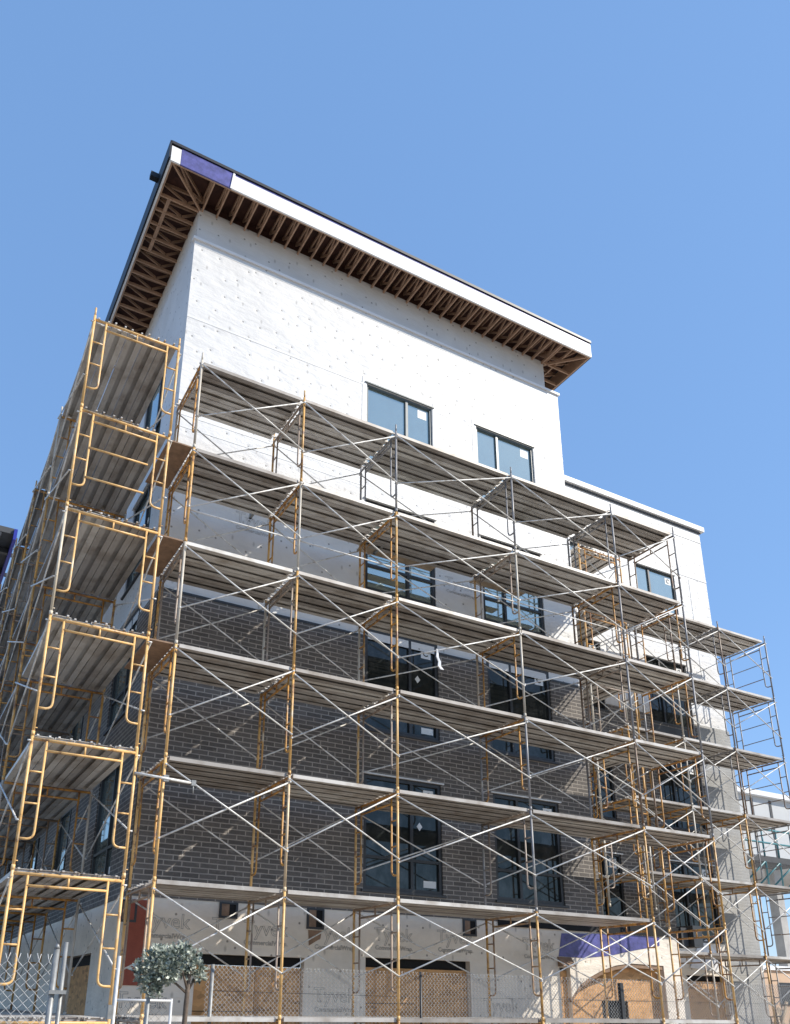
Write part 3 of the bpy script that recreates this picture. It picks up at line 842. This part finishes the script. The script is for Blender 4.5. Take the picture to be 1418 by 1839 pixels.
# ------------------------------------------------------------------ fences
def chain(mb, x0, x1, z0, z1, y, w=.072, r=.0031, barb=.035):
    h = w; nw = int((x1 - x0) / (w / 2)); ns = int((z1 - z0) / (h / 2))
    for i in range(nw):
        pts = []
        for k in range(ns + 1):
            q = (k + i) % 2
            pts.append((x0 + i * w / 2 + (w / 2 + .002) * q - .001, y + (.003 if q else -.003) + .006 * math.sin(i * .17), z0 + k * h / 2))
        x, yy, z = pts[-1]
        pts.append((x + (-1 if (ns + i) % 2 else 1) * w * .25 + random.uniform(-.008, .008), yy, z1 + barb * random.uniform(.7, 1.1)))
        mb.path(pts, r, 3)
ff = thing('chain_link_fence', 'galvanised chain-link fence running in front of the boarded ground floor openings', 'fence', (1.0, .25, GZ))
mb = MB(); chain(mb, 0, 14.0, .55, 2.46, 0, r=.0042); part('mesh', mb, 'wire', ff)
part('post', MB().tube((3.87, 0, 0), (3.87, 0, 2.50), .022, 8), 'dark_metal', ff)
part('post', MB().box((8.50, -.04, 0), (8.58, .04, 2.42)), 'dark_metal', ff)
part('post', MB().tube((.1, 0, 0), (.1, 0, 2.50), .03, 8), 'zinc', ff)
part('tension_wire', MB().path([(.1, 0, 2.12), (3.9, 0, 2.08), (8.5, 0, 2.1), (13.9, 0, 2.08)], .004, 4), 'dark_metal', ff)
lf = thing('chain_link_fence', 'nearer chain-link fence with two steel posts at lower left', 'fence', (-6.2, -5, GZ))
mb = MB(); chain(mb, 0, 4.05, .9, 2.28, 0, .082, .0034); part('mesh', mb, 'wire', lf)
part('post', MB().tube((4.03, 0, 0), (4.03, 0, 2.36), .025, 10).tube((4.03, 0, 2.36), (4.03, 0, 2.40), .028, 10, r2=.01), 'zinc', lf)
part('post', MB().tube((4.13, .06, 0), (4.11, .06, 2.42), .019, 10), 'zinc', lf)
for z in (2.0, 1.6): part('bracket', MB().box((4.0, -.045, z), (4.14, .045, z + .03)), 'zinc', lf)
gf = thing('chain_link_gate', 'low steel-framed chain-link gate panel beside the small tree', 'gate', (-1.66, -4.6, GZ))
mb = MB(); chain(mb, .15, .62, .3, 1.93, 0, .07, .0024, .03); part('mesh', mb, 'zinc', gf)
part('gate_frame', MB().tube((.12, 0, .1), (.12, 0, 2.34), .016, 10).tube((.64, 0, .1), (.64, 0, 1.98), .013, 10).tube((.12, 0, 1.96), (.64, 0, 1.96), .013, 10), 'wire', gf)
part('latch', MB().box((.06, -.03, 1.80), (.10, .03, 1.92)), 'zinc', gf)

# ------------------------------------------------------------------ small tree
tr = thing('small_tree', 'small bluish-green clipped tree with bushy crown in front of the corner', 'tree', (-1.27, -5.4, GZ))
tk = MB().path([(.10, 0, 0), (.11, .01, .7), (.12, 0, 1.4), (.13, 0, 1.95), (.14, .0, 2.25)], [.03, .026, .023, .022, .015], 8)
for a, b in (((.13, 0, 2.02), (-.10, .03, 2.2)), ((.13, 0, 2.05), (.03, -.08, 2.25)), ((.14, 0, 2.05), (.24, .06, 2.2)), ((-.06, .02, 2.17), (-.22, -.05, 2.08))):
    tk.tube(a, b, .012, 6, r2=.006)
part('trunk', tk, 'bark', tr)
part('stake', MB().tube((-.2, .02, 0), (-.19, .02, 2.22), .017, 8).box((-.225, -.01, 1.6), (-.155, .05, 1.62)), 'zinc', tr)
cr = MB(); rnd = random.Random(3)
blobs = [((-.02, .03, 2.2), .12), ((-.06, -.02, 2.12), .08), ((-.24, 0, 2.02), .085), ((-.16, .02, 1.97), .07), ((-.34, .02, 2.2), .07), ((-.20, 0, 2.26), .14), ((-.08, .02, 2.32), .12), ((.05, 0, 2.34), .12), ((.16, -.02, 2.31), .12), ((.25, .02, 2.21), .10), ((-.27, 0, 2.15), .11), ((-.14, -.04, 2.18), .10),
         ((-.17, .02, 2.04), .085), ((.13, .05, 2.22), .10), ((.02, -.05, 2.21), .09), ((.30, 0, 2.13), .055), ((.11, 0, 2.44), .05), ((-.20, 0, 2.40), .05), ((-.33, .02, 2.12), .05), ((-.06, -.06, 2.14), .06)]
for (cx, cy, cz), rad in blobs:
    cx = cx * .80 - .01; cz = 2.25 + (cz - 2.25) * .74; rad *= .76
    for k in range(int(rad * rad * 38000)):
        d = Vector((rnd.gauss(0, 1), rnd.gauss(0, 1), rnd.gauss(0, 1))).normalized()
        q = rad * rnd.uniform(.35, 1.08) * (1 + .25 * math.sin(9 * d.x + 7 * cz * 10) * math.sin(8 * d.z + cx * 20))
        c = Vector((cx, cy, cz)) + d * q
        t = (d + Vector((rnd.uniform(-1, 1), rnd.uniform(-1, 1), rnd.uniform(-.4, .9))) * .8).normalized()
        s = t.orthogonal().normalized(); s.rotate(Matrix.Rotation(rnd.uniform(0, 6.28), 3, t))
        ln = rnd.uniform(.02, .06); w = rnd.uniform(.006, .016)
        cr.quad(c, c + t * ln * .5 + s * w, c + t * ln, c + t * ln * .5 - s * w)
part('crown', cr, 'foliage', tr)

# ------------------------------------------------------------------ background on the right
fb = thing('panel_building', 'distant white panelled building block raised on columns beyond the right scaffold', 'building', (31, 20, GZ))
pb = MB(); pb.box((0, 0, 10.4), (26, 14, 14.15)); part('wall', pb, 'far_panel', fb)
pb = MB(); pb.box((-.4, -.3, 14.15), (26.4, 14.3, 14.45)); part('parapet', pb, 'white_trim', fb)
for x in (7.5, 10.4, 12.1, 14.6):
    part('panel_joint', B((x, -.03, 10.5), (x + .22, -.003, 14.0)), 'grey_panel', fb)
for x in (13, 25):
    for y in (1, 13): part('column', B((x, y, 0), (x + .6, y + .6, 10.39)), 'concrete', fb)
mc = thing('work_platform', 'teal mast-climbing work platform hanging below the distant white building', 'platform', (33.5, 16, GZ))
pm = MB(); pm.box((-3, 0, 9.2), (6, 1.6, 9.5)); part('platform', pm, 'grey_panel', mc)
pm = MB()
for k in range(8):
    x = -2.8 + k * 1.15
    pm.tube((x, 0, 9.5), (x, 0, 10.9), .05, 6); pm.tube((x, 0, 9.2), (x + 1.1, .8, 7.9), .05, 6); pm.tube((x + 1.1, 0, 9.2), (x, .8, 7.9), .05, 6)
pm.tube((-2.8, 0, 10.9), (5.3, 0, 10.9), .05, 6); pm.tube((-2.8, .8, 7.9), (6, .8, 7.9), .07, 6); pm.tube((-2.8, 0, 10.2), (5.3, 0, 10.2), .05, 6)
part('truss', pm, 'teal_paint', mc)
pm = MB()
for x in (.4, 1.1):
    pm.tube((x, .3, 0), (x, .3, 13.2), .07, 6)
for k in range(16): pm.tube((.4, .3, k * .8), (1.1, .3, k * .8 + .8), .04, 6)
part('mast', pm, 'teal_paint', mc)
tb = thing('tan_building', 'low tan building with a dark window beyond the brick pier', 'building', (29, 15, GZ))
part('wall', B((0, 0, 0), (22, 9, 3.75)), 'tan_stucco', tb)
part('parapet', B((-.1, -.1, 3.75), (22.1, 9.1, 3.95)), 'white_trim', tb)
part('window', B((5.6, -.06, 2.2), (7.2, -.005, 3.2)), 'dark_metal', tb)
dp = thing('timber_pile', 'untidy pile of broken pale timber offcuts beside the pier foot', 'timber', (24.6, 8, GZ))
rnd = random.Random(5)
for k in range(26):
    a = Vector((rnd.uniform(-1.4, 1.6), rnd.uniform(-.5, .5), rnd.uniform(0, .4)))
    b = a + Vector((rnd.uniform(-1.2, 1.2), rnd.uniform(-.3, .3), rnd.uniform(.5, 1.9)))
    part('board', MB().tube(a, b, rnd.uniform(.03, .07), 4), 'splint', dp)
